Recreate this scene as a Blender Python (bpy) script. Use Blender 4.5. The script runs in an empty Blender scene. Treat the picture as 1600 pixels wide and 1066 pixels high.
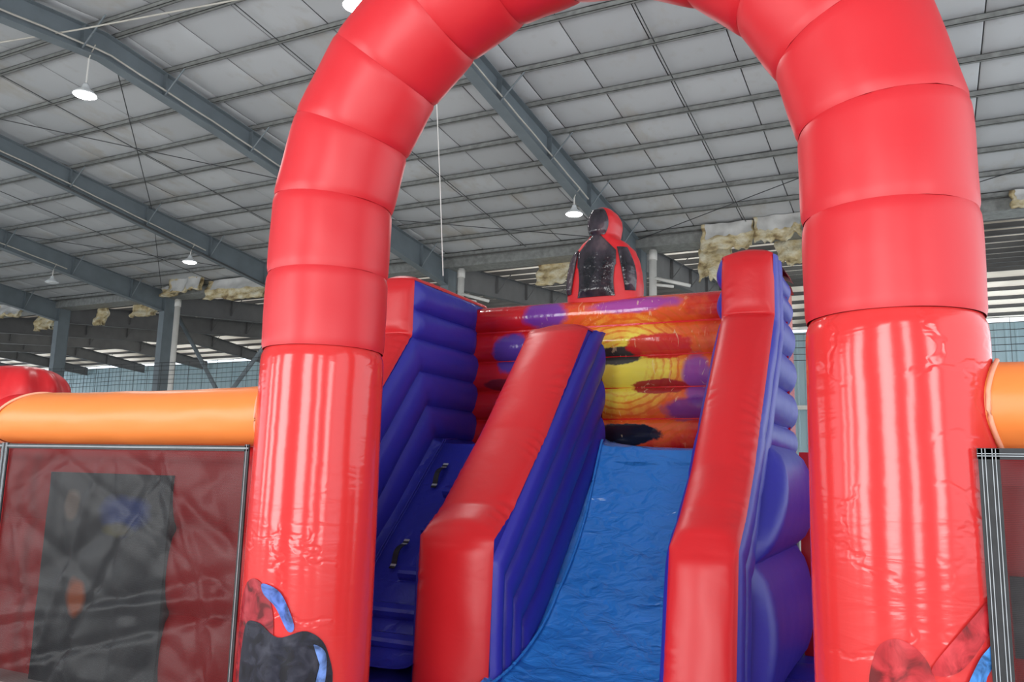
import bpy, bmesh, math, random
from mathutils import Vector, Matrix, noise
sc = bpy.context.scene
COL = sc.collection
PI = math.pi
rnd = random.Random(7)

# ------------------------------------------------------------------ camera, world, light, exposure
# hall axes: x along the arch front, y into the hall, z up
FPX, PITCH, ROLL, YAW = 1281.8, .1602, .0247, -.4641
Fv = Vector((math.sin(YAW)*math.cos(PITCH), math.cos(YAW)*math.cos(PITCH), math.sin(PITCH)))
Rv = Vector((math.cos(YAW), -math.sin(YAW), 0)); Uv = Rv.cross(Fv)
R2 = Rv*math.cos(ROLL)+Uv*math.sin(ROLL); U2 = -Rv*math.sin(ROLL)+Uv*math.cos(ROLL)
EYE = Vector((0, 0, 1.75))
cd = bpy.data.cameras.new('camera'); cam = bpy.data.objects.new('camera', cd); COL.objects.link(cam)
cd.sensor_width = 36; cd.lens = FPX/1600*36; cd.clip_end = 400; cd.clip_start = .05
cam.matrix_world = Matrix(((R2.x, U2.x, -Fv.x, EYE.x), (R2.y, U2.y, -Fv.y, EYE.y), (R2.z, U2.z, -Fv.z, EYE.z), (0, 0, 0, 1)))
sc.camera = cam
def project(p):
    d = Vector(p)-EYE; z = d.dot(Fv)
    if z < .1: return None
    return 800+FPX*d.dot(R2)/z, 533-FPX*d.dot(U2)/z, z

w = bpy.data.worlds.new('overcast'); sc.world = w; w.use_nodes = True
w.node_tree.nodes['Background'].inputs[0].default_value = (.86, .93, 1, 1)
w.node_tree.nodes['Background'].inputs[1].default_value = 2.0
def area(name, loc, rot, sx, sy, power, col=(1, 1, 1)):
    l = bpy.data.lights.new(name, 'AREA'); l.shape = 'RECTANGLE'; l.size = sx; l.size_y = sy; l.energy = power; l.color = col
    o = bpy.data.objects.new(name, l); COL.objects.link(o); o.location = loc; o.rotation_euler = rot
    return o
# daylight through the tall door and window openings of the front wall behind the camera
WIN = [(-21.0, 3.0), (-14.0, 2.4), (-8.4, 3.2), (-1.6, 2.4), (2.6, 1.3), (9.0, 3.2)]
for wx, ww in WIN:
    area('daylight', (wx, -4.45, 3.1), (PI/2, 0, 0), ww, 5.2, 125*ww, (1, .985, .96))
sc.view_settings.view_transform = 'Standard'; sc.view_settings.look = 'None'
sc.view_settings.gamma = 1; sc.view_settings.use_curve_mapping = False
sc.view_settings.exposure = 0.2
sc.cycles.use_denoising = True
sc.cycles.max_bounces = 8; sc.cycles.transparent_max_bounces = 12

# ------------------------------------------------------------------ materials
def nodes_of(name):
    m = bpy.data.materials.new(name); m.use_nodes = True
    nt = m.node_tree; return m, nt, nt.nodes['Principled BSDF']
def N(nt, t, **kw):
    n = nt.nodes.new(t)
    for k, v in kw.items():
        if k.startswith('i_'): n.inputs[k[2:].replace('_', ' ')].default_value = v
        else: setattr(n, k, v)
    return n
def ramp(nt, fac, stops):
    r = N(nt, 'ShaderNodeValToRGB'); e = r.color_ramp.elements
    while len(e) < len(stops): e.new(.5)
    for el, (p, c) in zip(e, stops):
        el.position = p; el.color = c if len(c) == 4 else (*c, 1)
    nt.links.new(fac, r.inputs[0]); return r.outputs[0]
def coords(nt, scale, kind='Object', loc=(0, 0, 0)):
    tc = N(nt, 'ShaderNodeTexCoord'); mp = N(nt, 'ShaderNodeMapping')
    mp.inputs['Scale'].default_value = scale; mp.inputs['Location'].default_value = loc
    nt.links.new(tc.outputs[kind], mp.inputs[0]); return mp.outputs[0]
def worldpos(nt, scale, loc=(0, 0, 0)):
    g = N(nt, 'ShaderNodeNewGeometry'); mp = N(nt, 'ShaderNodeMapping')
    mp.inputs['Scale'].default_value = scale; mp.inputs['Location'].default_value = loc
    nt.links.new(g.outputs['Position'], mp.inputs[0]); return mp.outputs[0]
def mixc(nt, fac, a, b):
    m = N(nt, 'ShaderNodeMix', data_type='RGBA')
    for s, v in ((0, fac), (6, a), (7, b)):
        if hasattr(v, 'links'): nt.links.new(v, m.inputs[s])
        else: m.inputs[s].default_value = v if s == 0 else (*v, 1)
    return m.outputs[2]
def vinyl(name, col, rough=.36, bump=.25, scale=(5, 5, 9), dist=.02, weave=True, spec=.5, crease=0.0):
    m, nt, b = nodes_of(name)
    b.inputs['Base Color'].default_value = (*col, 1); b.inputs['Roughness'].default_value = rough
    b.inputs['Specular IOR Level'].default_value = spec
    n = N(nt, 'ShaderNodeTexNoise', i_Scale=1.0, i_Detail=3.0, i_Roughness=.5, i_Distortion=.6)
    nt.links.new(worldpos(nt, scale), n.inputs[0])
    bp = N(nt, 'ShaderNodeBump', i_Strength=bump, i_Distance=dist)
    nt.links.new(n.outputs[0], bp.inputs['Height'])
    out = bp.outputs[0]
    if crease:
        # sharp folds: edges of a stretched voronoi
        v = N(nt, 'ShaderNodeTexVoronoi', feature='DISTANCE_TO_EDGE', i_Scale=1.0)
        nz = N(nt, 'ShaderNodeTexNoise', i_Scale=1.6, i_Detail=2.0)
        wp = worldpos(nt, (3.2, 3.2, 5.5)); nt.links.new(wp, nz.inputs[0])
        mx = N(nt, 'ShaderNodeMix', data_type='RGBA'); mx.inputs[0].default_value = .55
        nt.links.new(wp, mx.inputs[6]); nt.links.new(nz.outputs['Color'], mx.inputs[7])
        nt.links.new(mx.outputs[2], v.inputs['Vector'])
        mr = N(nt, 'ShaderNodeMapRange', interpolation_type='SMOOTHSTEP'); mr.inputs[1].default_value = 0; mr.inputs[2].default_value = .06
        nt.links.new(v.outputs['Distance'], mr.inputs[0])
        # only some regions are creased
        nz2 = N(nt, 'ShaderNodeTexNoise', i_Scale=1.0, i_Detail=1.0); nt.links.new(worldpos(nt, (1.3, 1.3, 1.1), (8, 2, 3)), nz2.inputs[0])
        mk = N(nt, 'ShaderNodeMapRange'); mk.inputs[1].default_value = .5; mk.inputs[2].default_value = .64
        nt.links.new(nz2.outputs[0], mk.inputs[0])
        mu = N(nt, 'ShaderNodeMath', operation='MULTIPLY'); nt.links.new(mr.outputs[0], mu.inputs[0]); nt.links.new(mk.outputs[0], mu.inputs[1])
        b2 = N(nt, 'ShaderNodeBump', i_Strength=crease, i_Distance=.012)
        nt.links.new(mu.outputs[0], b2.inputs['Height']); nt.links.new(out, b2.inputs['Normal']); out = b2.outputs[0]
    nt.links.new(out, b.inputs['Normal'])
    return m
def plain(name, col, rough=.6, metal=0, noise_amt=.12, scale=3.0):
    m, nt, b = nodes_of(name)
    n = N(nt, 'ShaderNodeTexNoise', i_Scale=scale, i_Detail=4.0); nt.links.new(worldpos(nt, (1, 1, 1)), n.inputs[0])
    lo = tuple(c*(1-noise_amt) for c in col); hi = tuple(min(1, c*(1+noise_amt)) for c in col)
    nt.links.new(ramp(nt, n.outputs[0], [(.3, lo), (.7, hi)]), b.inputs['Base Color'])
    b.inputs['Roughness'].default_value = rough; b.inputs['Metallic'].default_value = metal
    return m
def emit(name, col, strength):
    m, nt, b = nodes_of(name); b.inputs['Base Color'].default_value = (*col, 1)
    b.inputs['Emission Color'].default_value = (*col, 1); b.inputs['Emission Strength'].default_value = strength
    return m

RED = (.62, .014, .020)
M_RED = vinyl('red_vinyl', RED, .40, .16, (4, 4, 6), .02)
M_ARCH = vinyl('matt_red_cloth', (.60, .016, .024), .42, .10, (3, 3, 4), .02)
M_LEG = vinyl('glossy_red_print', (.68, .036, .036), .16, .16, (2.4, 2.4, 11), .02, crease=.20)
M_WALLRED = vinyl('shiny_red_vinyl', RED, .18, .22, (6, 6, 5), .02)
M_BLUE = vinyl('blue_vinyl', (.030, .028, .36), .42, .20, (5, 5, 7), .02)
M_RAMP = vinyl('ramp_blue_vinyl', (.024, .030, .34), .30, .35, (7, 7, 7), .03, crease=.4)
M_SKY = vinyl('light_blue_vinyl', (.035, .23, .70), .17, .75, (5, 8, 8), .05, crease=.9)
M_ORANGE = vinyl('orange_vinyl', (.86, .24, .05), .38, .15, (4, 5, 5), .02)
M_SEAM = plain('pale_seam_tape', (.80, .35, .22), .5)
M_WEB = plain('black_webbing', (.018, .019, .022), .6, 0, .3, 18)
M_STITCH = plain('white_stitching', (.40, .43, .46), .6)
M_STEEL = plain('blue_grey_steel', (.17, .20, .22), .5, 0, .10, 1.5)
M_STEELDARK = plain('dull_grey_steel', (.13, .132, .138), .6, 0, .12, 1.5)
M_PURLIN = plain('galvanised_purlin', (.27, .275, .265), .55, .15, .22, 6)
M_WHITE = plain('white_paint', (.72, .70, .66), .45, 0, .05)
M_CONCRETE = plain('pale_concrete', (.62, .62, .60), .6, 0, .1)
M_CABLE = plain('cream_conduit', (.55, .52, .46), .5)
M_ROD = plain('dark_rod', (.06, .062, .066), .5)
M_LAMP = emit('lit_lamp', (1, .99, .96), 26)
M_SHADE = plain('lamp_shade_white', (.75, .77, .78), .35)
M_DECK = plain('roof_deck', (.16, .16, .16), .7)

def ceiling_mat():
    m, nt, b = nodes_of('white_insulation_facing')
    oi = N(nt, 'ShaderNodeObjectInfo')
    base = ramp(nt, oi.outputs['Random'], [(0, (.50, .51, .525)), (1, (.60, .61, .625))])
    n = N(nt, 'ShaderNodeTexNoise', i_Scale=.55, i_Detail=6.0, i_Roughness=.62); nt.links.new(worldpos(nt, (1, .55, 1)), n.inputs[0])
    mr = N(nt, 'ShaderNodeMapRange'); mr.inputs[1].default_value = .55; mr.inputs[2].default_value = .75
    nt.links.new(n.outputs[0], mr.inputs[0])
    c = mixc(nt, mr.outputs[0], base, (.44, .40, .34))
    n2 = N(nt, 'ShaderNodeTexNoise', i_Scale=3.2, i_Detail=5.0); nt.links.new(worldpos(nt, (1, .8, 1)), n2.inputs[0])
    mr2 = N(nt, 'ShaderNodeMapRange'); mr2.inputs[1].default_value = .6; mr2.inputs[2].default_value = .8; mr2.inputs[4].default_value = .35
    nt.links.new(n2.outputs[0], mr2.inputs[0])
    c = mixc(nt, mr2.outputs[0], c, (.40, .37, .33))
    nt.links.new(c, b.inputs['Base Color']); b.inputs['Roughness'].default_value = .7
    return m
M_PANEL = ceiling_mat()
def wool_mat():
    m, nt, b = nodes_of('glass_wool')
    n = N(nt, 'ShaderNodeTexNoise', i_Scale=2.2, i_Detail=6.0); nt.links.new(worldpos(nt, (1, 1, 1.6)), n.inputs[0])
    nt.links.new(ramp(nt, n.outputs[0], [(.32, (.26, .18, .09)), (.46, (.62, .50, .28)), (.64, (.78, .72, .55))]), b.inputs['Base Color'])
    bp = N(nt, 'ShaderNodeBump', i_Strength=.8, i_Distance=.05); n3 = N(nt, 'ShaderNodeTexNoise', i_Scale=14.0); nt.links.new(worldpos(nt, (1, 1, 1)), n3.inputs[0])
    nt.links.new(n3.outputs[0], bp.inputs['Height']); nt.links.new(bp.outputs[0], b.inputs['Normal'])
    b.inputs['Roughness'].default_value = .9; return m
M_WOOL = wool_mat()
M_FOIL = plain('torn_white_facing', (.60, .59, .57), .5, 0, .15, 2)
def rear_roof_mat():
    # translucent roof lights let the sky through
    m, nt, b = nodes_of('translucent_roof_sheet')
    n = N(nt, 'ShaderNodeTexNoise', i_Scale=.22, i_Detail=2.0); nt.links.new(worldpos(nt, (1, .4, 1)), n.inputs[0])
    c = ramp(nt, n.outputs[0], [(.36, (.24, .21, .17)), (.62, (.95, .90, .80))])
    nt.links.new(c, b.inputs['Base Color']); nt.links.new(c, b.inputs['Emission Color']); b.inputs['Emission Strength'].default_value = .5
    return m
M_REARROOF = rear_roof_mat()
def cladding_mat():
    m, nt, b = nodes_of('pale_blue_cladding')
    n = N(nt, 'ShaderNodeTexNoise', i_Scale=.5, i_Detail=3.0); nt.links.new(worldpos(nt, (1, 1, .3)), n.inputs[0])
    nt.links.new(ramp(nt, n.outputs[0], [(.3, (.33, .47, .54)), (.7, (.42, .56, .62))]), b.inputs['Base Color'])
    b.inputs['Roughness'].default_value = .5; return m
M_CLAD = cladding_mat()
def net_mat():
    m, nt, b = nodes_of('black_mesh_net')
    b.inputs['Base Color'].default_value = (.010, .009, .010, 1); b.inputs["Specular IOR Level"].default_value = .28; b.inputs["Roughness"].default_value = .42
    tr = N(nt, 'ShaderNodeBsdfTransparent'); mx = N(nt, 'ShaderNodeMixShader')
    wv = N(nt, 'ShaderNodeTexWave', wave_type='BANDS', bands_direction='Z', i_Scale=40.0, i_Distortion=1.0); nt.links.new(worldpos(nt, (1, 1, 1)), wv.inputs[0])
    mr = N(nt, 'ShaderNodeMapRange'); mr.inputs[3].default_value = .54; mr.inputs[4].default_value = .68
    nt.links.new(wv.outputs['Fac'], mr.inputs[0]); nt.links.new(mr.outputs[0], mx.inputs[0])
    nt.links.new(tr.outputs[0], mx.inputs[1]); nt.links.new(b.outputs[0], mx.inputs[2])
    nt.links.new(mx.outputs[0], nt.nodes['Material Output'].inputs[0]); return m
M_NET = net_mat()
def print_dark_mat():
    m, nt, b = nodes_of('dark_printed_vinyl')
    n = N(nt, 'ShaderNodeTexNoise', i_Scale=1.6, i_Detail=4.0); nt.links.new(worldpos(nt, (1, 1, 1)), n.inputs[0])
    c = ramp(nt, n.outputs[0], [(.3, (.018, .024, .034)), (.52, (.060, .066, .078)), (.75, (.12, .13, .14))])
    def blot(c, x, z, rx, rz, col, amt):
        mp = worldpos(nt, (1/rx, 0, 1/rz), (-x/rx, 0, -z/rz)); ln = N(nt, 'ShaderNodeVectorMath', operation='LENGTH'); nt.links.new(mp, ln.inputs[0])
        ns = N(nt, 'ShaderNodeTexNoise', i_Scale=4.0); nt.links.new(worldpos(nt, (1, 1, 1), (x, z, 0)), ns.inputs[0])
        ad = N(nt, 'ShaderNodeMath', operation='MULTIPLY_ADD'); nt.links.new(ns.outputs[0], ad.inputs[0]); ad.inputs[1].default_value = 1.2; nt.links.new(ln.outputs['Value'], ad.inputs[2])
        mr = N(nt, 'ShaderNodeMapRange'); mr.inputs[1].default_value = 1.75; mr.inputs[2].default_value = 1.25; mr.inputs[4].default_value = amt
        nt.links.new(ad.outputs[0], mr.inputs[0]); return mixc(nt, mr.outputs[0], c, col)
    c = blot(c, -5.71, 1.37, .29, .15, (.045, .085, .33), .9)
    c = blot(c, -5.76, 1.23, .18, .06, (.20, .17, .04), .7)
    c = blot(c, -6.33, 1.41, .09, .13, (.30, .22, .18), .8)
    c = blot(c, -6.16, .69, .11, .16, (.62, .14, .04), .95)
    nt.links.new(c, b.inputs['Base Color']); b.inputs['Roughness'].default_value = .35; return m
M_DARKPRINT = print_dark_mat()
def burst_mat():
    """abstract sunburst print on the red back wall: yellow core, orange rings, purple fringe"""
    m, nt, b = nodes_of('sunburst_print')
    px, pz = -3.05, 3.0
    def dist(x, z, rx, rz):
        mp = worldpos(nt, (1/rx, 0, 1/rz), (-x/rx, 0, -z/rz)); ln = N(nt, 'ShaderNodeVectorMath', operation='LENGTH'); nt.links.new(mp, ln.inputs[0]); return ln.outputs['Value']
    ns = N(nt, 'ShaderNodeTexNoise', i_Scale=3.0, i_Detail=5.0, i_Roughness=.65); nt.links.new(worldpos(nt, (1, 1, 1)), ns.inputs[0])
    ad = N(nt, 'ShaderNodeMath', operation='MULTIPLY_ADD'); nt.links.new(ns.outputs[0], ad.inputs[0]); ad.inputs[1].default_value = .75; nt.links.new(dist(px, pz, 1.3, 1.05), ad.inputs[2])
    d = ad.outputs[0]
    c = ramp(nt, d, [(0, (.90, .80, .10)), (.66, (.88, .74, .10)), (.86, (.86, .36, .05)), (1.0, (.80, .12, .03))])
    # concentric darker rings
    wv = N(nt, 'ShaderNodeTexWave', wave_type='RINGS', rings_direction='SPHERICAL', i_Scale=3.6, i_Distortion=3.0, i_Detail=2.0); wv.inputs['Detail Scale'].default_value = 1.5
    nt.links.new(worldpos(nt, (1, 0, 1.15), (-px, 0, -pz*1.15)), wv.inputs[0])
    mr = N(nt, 'ShaderNodeMapRange'); mr.inputs[1].default_value = .66; mr.inputs[2].default_value = .9; mr.inputs[4].default_value = .75
    nt.links.new(wv.outputs['Fac'], mr.inputs[0])
    g = N(nt, 'ShaderNodeMapRange'); g.inputs[1].default_value = .62; g.inputs[2].default_value = .80; nt.links.new(d, g.inputs[0])
    mu = N(nt, 'ShaderNodeMath', operation='MULTIPLY'); nt.links.new(mr.outputs[0], mu.inputs[0]); nt.links.new(g.outputs[0], mu.inputs[1])
    c = mixc(nt, mu.outputs[0], c, (.72, .13, .02))
    def blot(c, x, z, rx, rz, col, amt, edge=.35):
        ad2 = N(nt, 'ShaderNodeMath', operation='MULTIPLY_ADD'); nt.links.new(ns.outputs[0], ad2.inputs[0]); ad2.inputs[1].default_value = 1.1; nt.links.new(dist(x, z, rx, rz), ad2.inputs[2])
        mr2 = N(nt, 'ShaderNodeMapRange'); mr2.inputs[1].default_value = 1.5+edge/2; mr2.inputs[2].default_value = 1.5-edge/2; mr2.inputs[4].default_value = amt
        nt.links.new(ad2.outputs[0], mr2.inputs[0]); return mixc(nt, mr2.outputs[0], c, col)
    # outside of the burst the wall is red again
    o = N(nt, 'ShaderNodeMapRange'); o.inputs[1].default_value = 1.16; o.inputs[2].default_value = 1.42; nt.links.new(d, o.inputs[0])
    c = mixc(nt, o.outputs[0], c, RED)
    c = blot(c, -4.05, 3.68, .30, .17, (.12, .05, .42), .85)
    c = blot(c, -2.95, 3.72, .55, .10, (.28, .05, .40), .8)
    c = blot(c, -2.2, 2.85, .16, .30, (.20, .06, .40), .8)
    c = blot(c, -2.25, 2.50, .38, .13, (.13, .03, .24), .85)
    c = blot(c, -4.50, 3.22, .26, .26, (.05, .05, .36), .9, .2)
    c = blot(c, -4.62, 2.83, .26, .07, (.18, .015, .03), .9, .2)
    c = blot(c, -3.12, 3.13, .32, .12, (.018, .020, .05), .95, .12)
    c = blot(c, -2.62, 3.22, .42, .15, (.66, .03, .03), .95, .12)
    c = blot(c, -2.62, 2.76, .34, .09, (.42, .02, .03), .95, .12)
    c = blot(c, -3.05, 2.22, .46, .13, (.012, .014, .030), 1, .1)
    # fine scratchy light streaks
    s = N(nt, 'ShaderNodeTexNoise', i_Scale=9.0, i_Detail=2.0, i_Distortion=1.2); nt.links.new(worldpos(nt, (1.6, 1, .5)), s.inputs[0])
    sr = N(nt, 'ShaderNodeMapRange'); sr.inputs[1].default_value = .66; sr.inputs[2].default_value = .72; sr.inputs[4].default_value = .45
    nt.links.new(s.outputs[0], sr.inputs[0])
    mk = N(nt, 'ShaderNodeMapRange'); mk.inputs[1].default_value = 1.5; mk.inputs[2].default_value = 1.0; nt.links.new(d, mk.inputs[0])
    mm = N(nt, 'ShaderNodeMath', operation='MULTIPLY'); nt.links.new(sr.outputs[0], mm.inputs[0]); nt.links.new(mk.outputs[0], mm.inputs[1])
    c = mixc(nt, mm.outputs[0], c, (.92, .70, .42))
    nt.links.new(c, b.inputs['Base Color']); b.inputs['Roughness'].default_value = .14
    n = N(nt, 'ShaderNodeTexNoise', i_Scale=1.0, i_Detail=3.0); nt.links.new(worldpos(nt, (9, 6, 5)), n.inputs[0])
    bp = N(nt, 'ShaderNodeBump', i_Strength=.3, i_Distance=.02); nt.links.new(n.outputs[0], bp.inputs['Height']); nt.links.new(bp.outputs[0], b.inputs['Normal'])
    return m
M_BURST = burst_mat()
def bust_mat():
    m, nt, b = nodes_of('dark_glossy_print')
    n = N(nt, 'ShaderNodeTexNoise', i_Scale=5.0, i_Detail=4.0); nt.links.new(worldpos(nt, (1, 1, .6)), n.inputs[0])
    nt.links.new(ramp(nt, n.outputs[0], [(.35, (.012, .011, .014)), (.55, (.045, .035, .045)), (.72, (.12, .08, .09))]), b.inputs['Base Color'])
    b.inputs['Roughness'].default_value = .16
    bp = N(nt, 'ShaderNodeBump', i_Strength=.5, i_Distance=.02); n2 = N(nt, 'ShaderNodeTexNoise', i_Scale=12.0); nt.links.new(worldpos(nt, (1, 1, 1)), n2.inputs[0])
    nt.links.new(n2.outputs[0], bp.inputs['Height']); nt.links.new(bp.outputs[0], b.inputs['Normal']); return m
M_BUST = bust_mat()

# ------------------------------------------------------------------ mesh helpers
def obj(name, verts, faces, mat, parent=None, smooth=False, mats=None, fmat=None):
    """verts in world coordinates; the object's origin goes to their centre"""
    vs = [Vector(v) for v in verts]
    lo = Vector((min(v.x for v in vs), min(v.y for v in vs), min(v.z for v in vs)))
    hi = Vector((max(v.x for v in vs), max(v.y for v in vs), max(v.z for v in vs)))
    c = (lo+hi)/2
    me = bpy.data.meshes.new(name); me.from_pydata([v-c for v in vs], [], faces)
    for mm in (mats or [mat]): me.materials.append(mm)
    if fmat: me.polygons.foreach_set('material_index', fmat)
    if smooth: me.polygons.foreach_set('use_smooth', [True]*len(me.polygons))
    me.update()
    o = bpy.data.objects.new(name, me); COL.objects.link(o)
    WORLD[o] = c
    if parent is not None:
        o.parent = parent; o.location = c-WORLD[parent]
    else: o.location = c
    return o
WORLD = {}
def thing(name, loc, label=None, cat=None, group=None, kind=None):
    o = bpy.data.objects.new(name, None); COL.objects.link(o); o.location = loc; o.empty_display_size = .2
    WORLD[o] = Vector(loc)
    return tag(o, label, cat, group, kind)
def tag(o, label=None, cat=None, group=None, kind=None):
    if label: o['label'] = label
    if cat: o['category'] = cat
    if group: o['group'] = group
    if kind: o['kind'] = kind
    return o
class MB:
    def __init__(s): s.v = []; s.f = []; s.m = []
    def add(s, vs, fs, m=0):
        n = len(s.v); s.v += [Vector(v) for v in vs]; s.f += [tuple(i+n for i in f) for f in fs]; s.m += [m]*len(fs)
    def box(s, lo, hi, m=0):
        x0, y0, z0 = lo; x1, y1, z1 = hi
        s.add([(x0, y0, z0), (x1, y0, z0), (x1, y1, z0), (x0, y1, z0), (x0, y0, z1), (x1, y0, z1), (x1, y1, z1), (x0, y1, z1)],
              [(0, 3, 2, 1), (4, 5, 6, 7), (0, 1, 5, 4), (1, 2, 6, 5), (2, 3, 7, 6), (3, 0, 4, 7)], m)
    def hexa(s, p, m=0):
        s.add(p, [(0, 3, 2, 1), (4, 5, 6, 7), (0, 1, 5, 4), (1, 2, 6, 5), (2, 3, 7, 6), (3, 0, 4, 7)], m)
    def tube(s, pts, r, n=8, m=0, caps=True):
        pts = [Vector(p) for p in pts]; base = len(s.v); k = len(pts)
        for i, p in enumerate(pts):
            t = (pts[min(i+1, k-1)]-pts[max(i-1, 0)]).normalized()
            a = t.orthogonal().normalized() if abs(t.z) > .98 else t.cross(Vector((0, 0, 1))).normalized()
            b = t.cross(a); rr = r[i] if isinstance(r, (list, tuple)) else r
            for j in range(n):
                an = 2*PI*j/n; s.v.append(p+a*rr*math.cos(an)+b*rr*math.sin(an))
        for i in range(k-1):
            for j in range(n):
                s.f.append((base+i*n+j, base+i*n+(j+1) % n, base+(i+1)*n+(j+1) % n, base+(i+1)*n+j)); s.m.append(m)
        if caps:
            s.f.append(tuple(base+j for j in reversed(range(n)))); s.m.append(m)
            s.f.append(tuple(base+(k-1)*n+j for j in range(n))); s.m.append(m)
    def lathe(s, c, prof, n=24, m=0):
        base = len(s.v); c = Vector(c)
        for r, z in prof:
            for j in range(n):
                a = 2*PI*j/n; s.v.append(c+Vector((r*math.cos(a), r*math.sin(a), z)))
        for i in range(len(prof)-1):
            for j in range(n):
                s.f.append((base+i*n+j, base+i*n+(j+1) % n, base+(i+1)*n+(j+1) % n, base+(i+1)*n+j)); s.m.append(m)
    def grid(s, fn, nu, nv, m=0, flip=False, closed=False):
        base = len(s.v)
        for i in range(nu+1):
            for j in range(nv+1): s.v.append(Vector(fn(i/nu, j/nv)))
        for i in range(nu):
            for j in range(nv):
                q = (base+i*(nv+1)+j, base+(i+1)*(nv+1)+j, base+(i+1)*(nv+1)+j+1, base+i*(nv+1)+j+1)
                s.f.append(q[::-1] if flip else q); s.m.append(m)
    def out(s, name, mat, parent=None, smooth=False):
        if isinstance(mat, (list, tuple)): return obj(name, s.v, s.f, None, parent, smooth, mats=mat, fmat=s.m)
        return obj(name, s.v, s.f, mat, parent, smooth)
def nz(x, y=0., z=0.): return noise.noise(Vector((x, y, z)))

# ------------------------------------------------------------------ the hall
SL = .10367
RIDGE, EAVE, FEAVE = 11.52, 27.35, -4.56
def roof_z(y):      # underside of the purlins, first span
    return 12.787-SL*(y if y >= RIDGE else 2*RIDGE-y)
REAR_RIDGE, REAR_END = 43.4, 52.0
ZE = roof_z(27.3)
def rear_z(y): return ZE+SL*((y-27.3) if y < REAR_RIDGE else (2*REAR_RIDGE-y-27.3))
FRAMES = [7.0, -.85, -8.70, -16.57, -24.28, -32.33, -40.1, -47.9, -55.75, -63.6, -71.45, -79.3]
XL, XR = -84.0, 14.0

f = MB(); f.box((-85, -4.9, -.3), (18, 52.2, 0)); tag(f.out('floor', M_CONCRETE), 'pale concrete hall floor under the inflatables', None, None, 'structure')
# front wall behind the camera with its tall openings
m = MB(); xs = sorted((wx-ww/2, wx+ww/2) for wx, ww in WIN); prev = -30
for a, b_ in xs:
    m.box((prev, -4.85, 0), (a, -4.6, 10)); m.box((a, -4.85, 5.75), (b_, -4.6, 10)); m.box((a, -4.85, 0), (b_, -4.6, .45)); prev = b_
m.box((prev, -4.85, 0), (14, -4.6, 10)); tag(m.out('wall_front', M_CLAD), 'pale front wall with tall daylight openings', None, None, 'structure')
# far wall, corrugated sheets
wall = thing('wall_back', (-30, 52, 0), 'pale blue corrugated wall at the far end of the hall', None, None, 'structure')
def sheet_verts(x0):
    m = MB(); n = 4
    for i in range(n):
        a = x0+i*.5
        prof = [(a, 0), (a+.34, 0), (a+.38, -.045), (a+.46, -.045), (a+.5, 0)]
        for (xa, ya), (xb, yb) in zip(prof[:-1], prof[1:]):
            m.add([(xa, 52+ya, 0), (xb, 52+yb, 0), (xb, 52+yb, 10.62), (xa, 52+ya, 10.62)], [(0, 1, 2, 3)])
    return m
s0 = sheet_verts(-80).out('cladding_sheet', M_CLAD, wall)
for i in range(1, 46):
    s = s0.copy(); COL.objects.link(s); s.location = s0.location+Vector((2.0*i, (.012 if i % 2 else 0), 0))
m = MB(); m.box((-80, 52.03, 0), (12, 52.2, 10.7)); m.out('wall_core', M_CLAD, wall)
m = MB(); m.box((-30, 51.6, 5.95), (6, 51.93, 6.2)); tag(m.out('trim_1', M_WHITE), 'white ledge rail along the pale blue far wall', None, None, 'structure')

# first-span ceiling: deck, insulation panels, purlins
ceil = thing('ceiling', (-20, RIDGE, 11), 'grey insulated roof underside with purlins across it', None, None, 'structure')
m = MB()
for ya, yb in ((FEAVE, RIDGE), (RIDGE, EAVE+.3)):
    m.add([(XL, ya, roof_z(ya)+.30), (XR, ya, roof_z(ya)+.30), (XR, yb, roof_z(yb)+.30), (XL, yb, roof_z(yb)+.30)], [(0, 1, 2, 3)])
m.out('roof_deck', M_DECK, ceil)
PUR = [16.262+1.492*k for k in range(-3, 8)]
PURN = [2*RIDGE-y-.02 for y in PUR]
PURA = sorted(PUR+PURN)
for y in PURA:
    if y < -4.4: continue
    z = roof_z(y); m = MB(); d = 1 if y > RIDGE else -1
    # Z profile: bottom flange, web, top flange
    m.box((XL, y-.075, z), (XR, y+.01, z+.012)); m.box((XL, y-.004, z), (XR, y+.01, z+.17)); m.box((XL, y-.004, z+.16), (XR, y+.08, z+.17))
    m.box((XL, y-.075, z), (XR, y-.066, z+.022))
    m.out('purlin', M_PURLIN, ceil)
# extra doubled purlin near the eave
y = EAVE-.45; z = roof_z(y); m = MB(); m.box((XL, y-.075, z), (XR, y+.01, z+.012)); m.box((XL, y-.004, z), (XR, y+.01, z+.17)); m.out('purlin', M_PURLIN, ceil)
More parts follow.
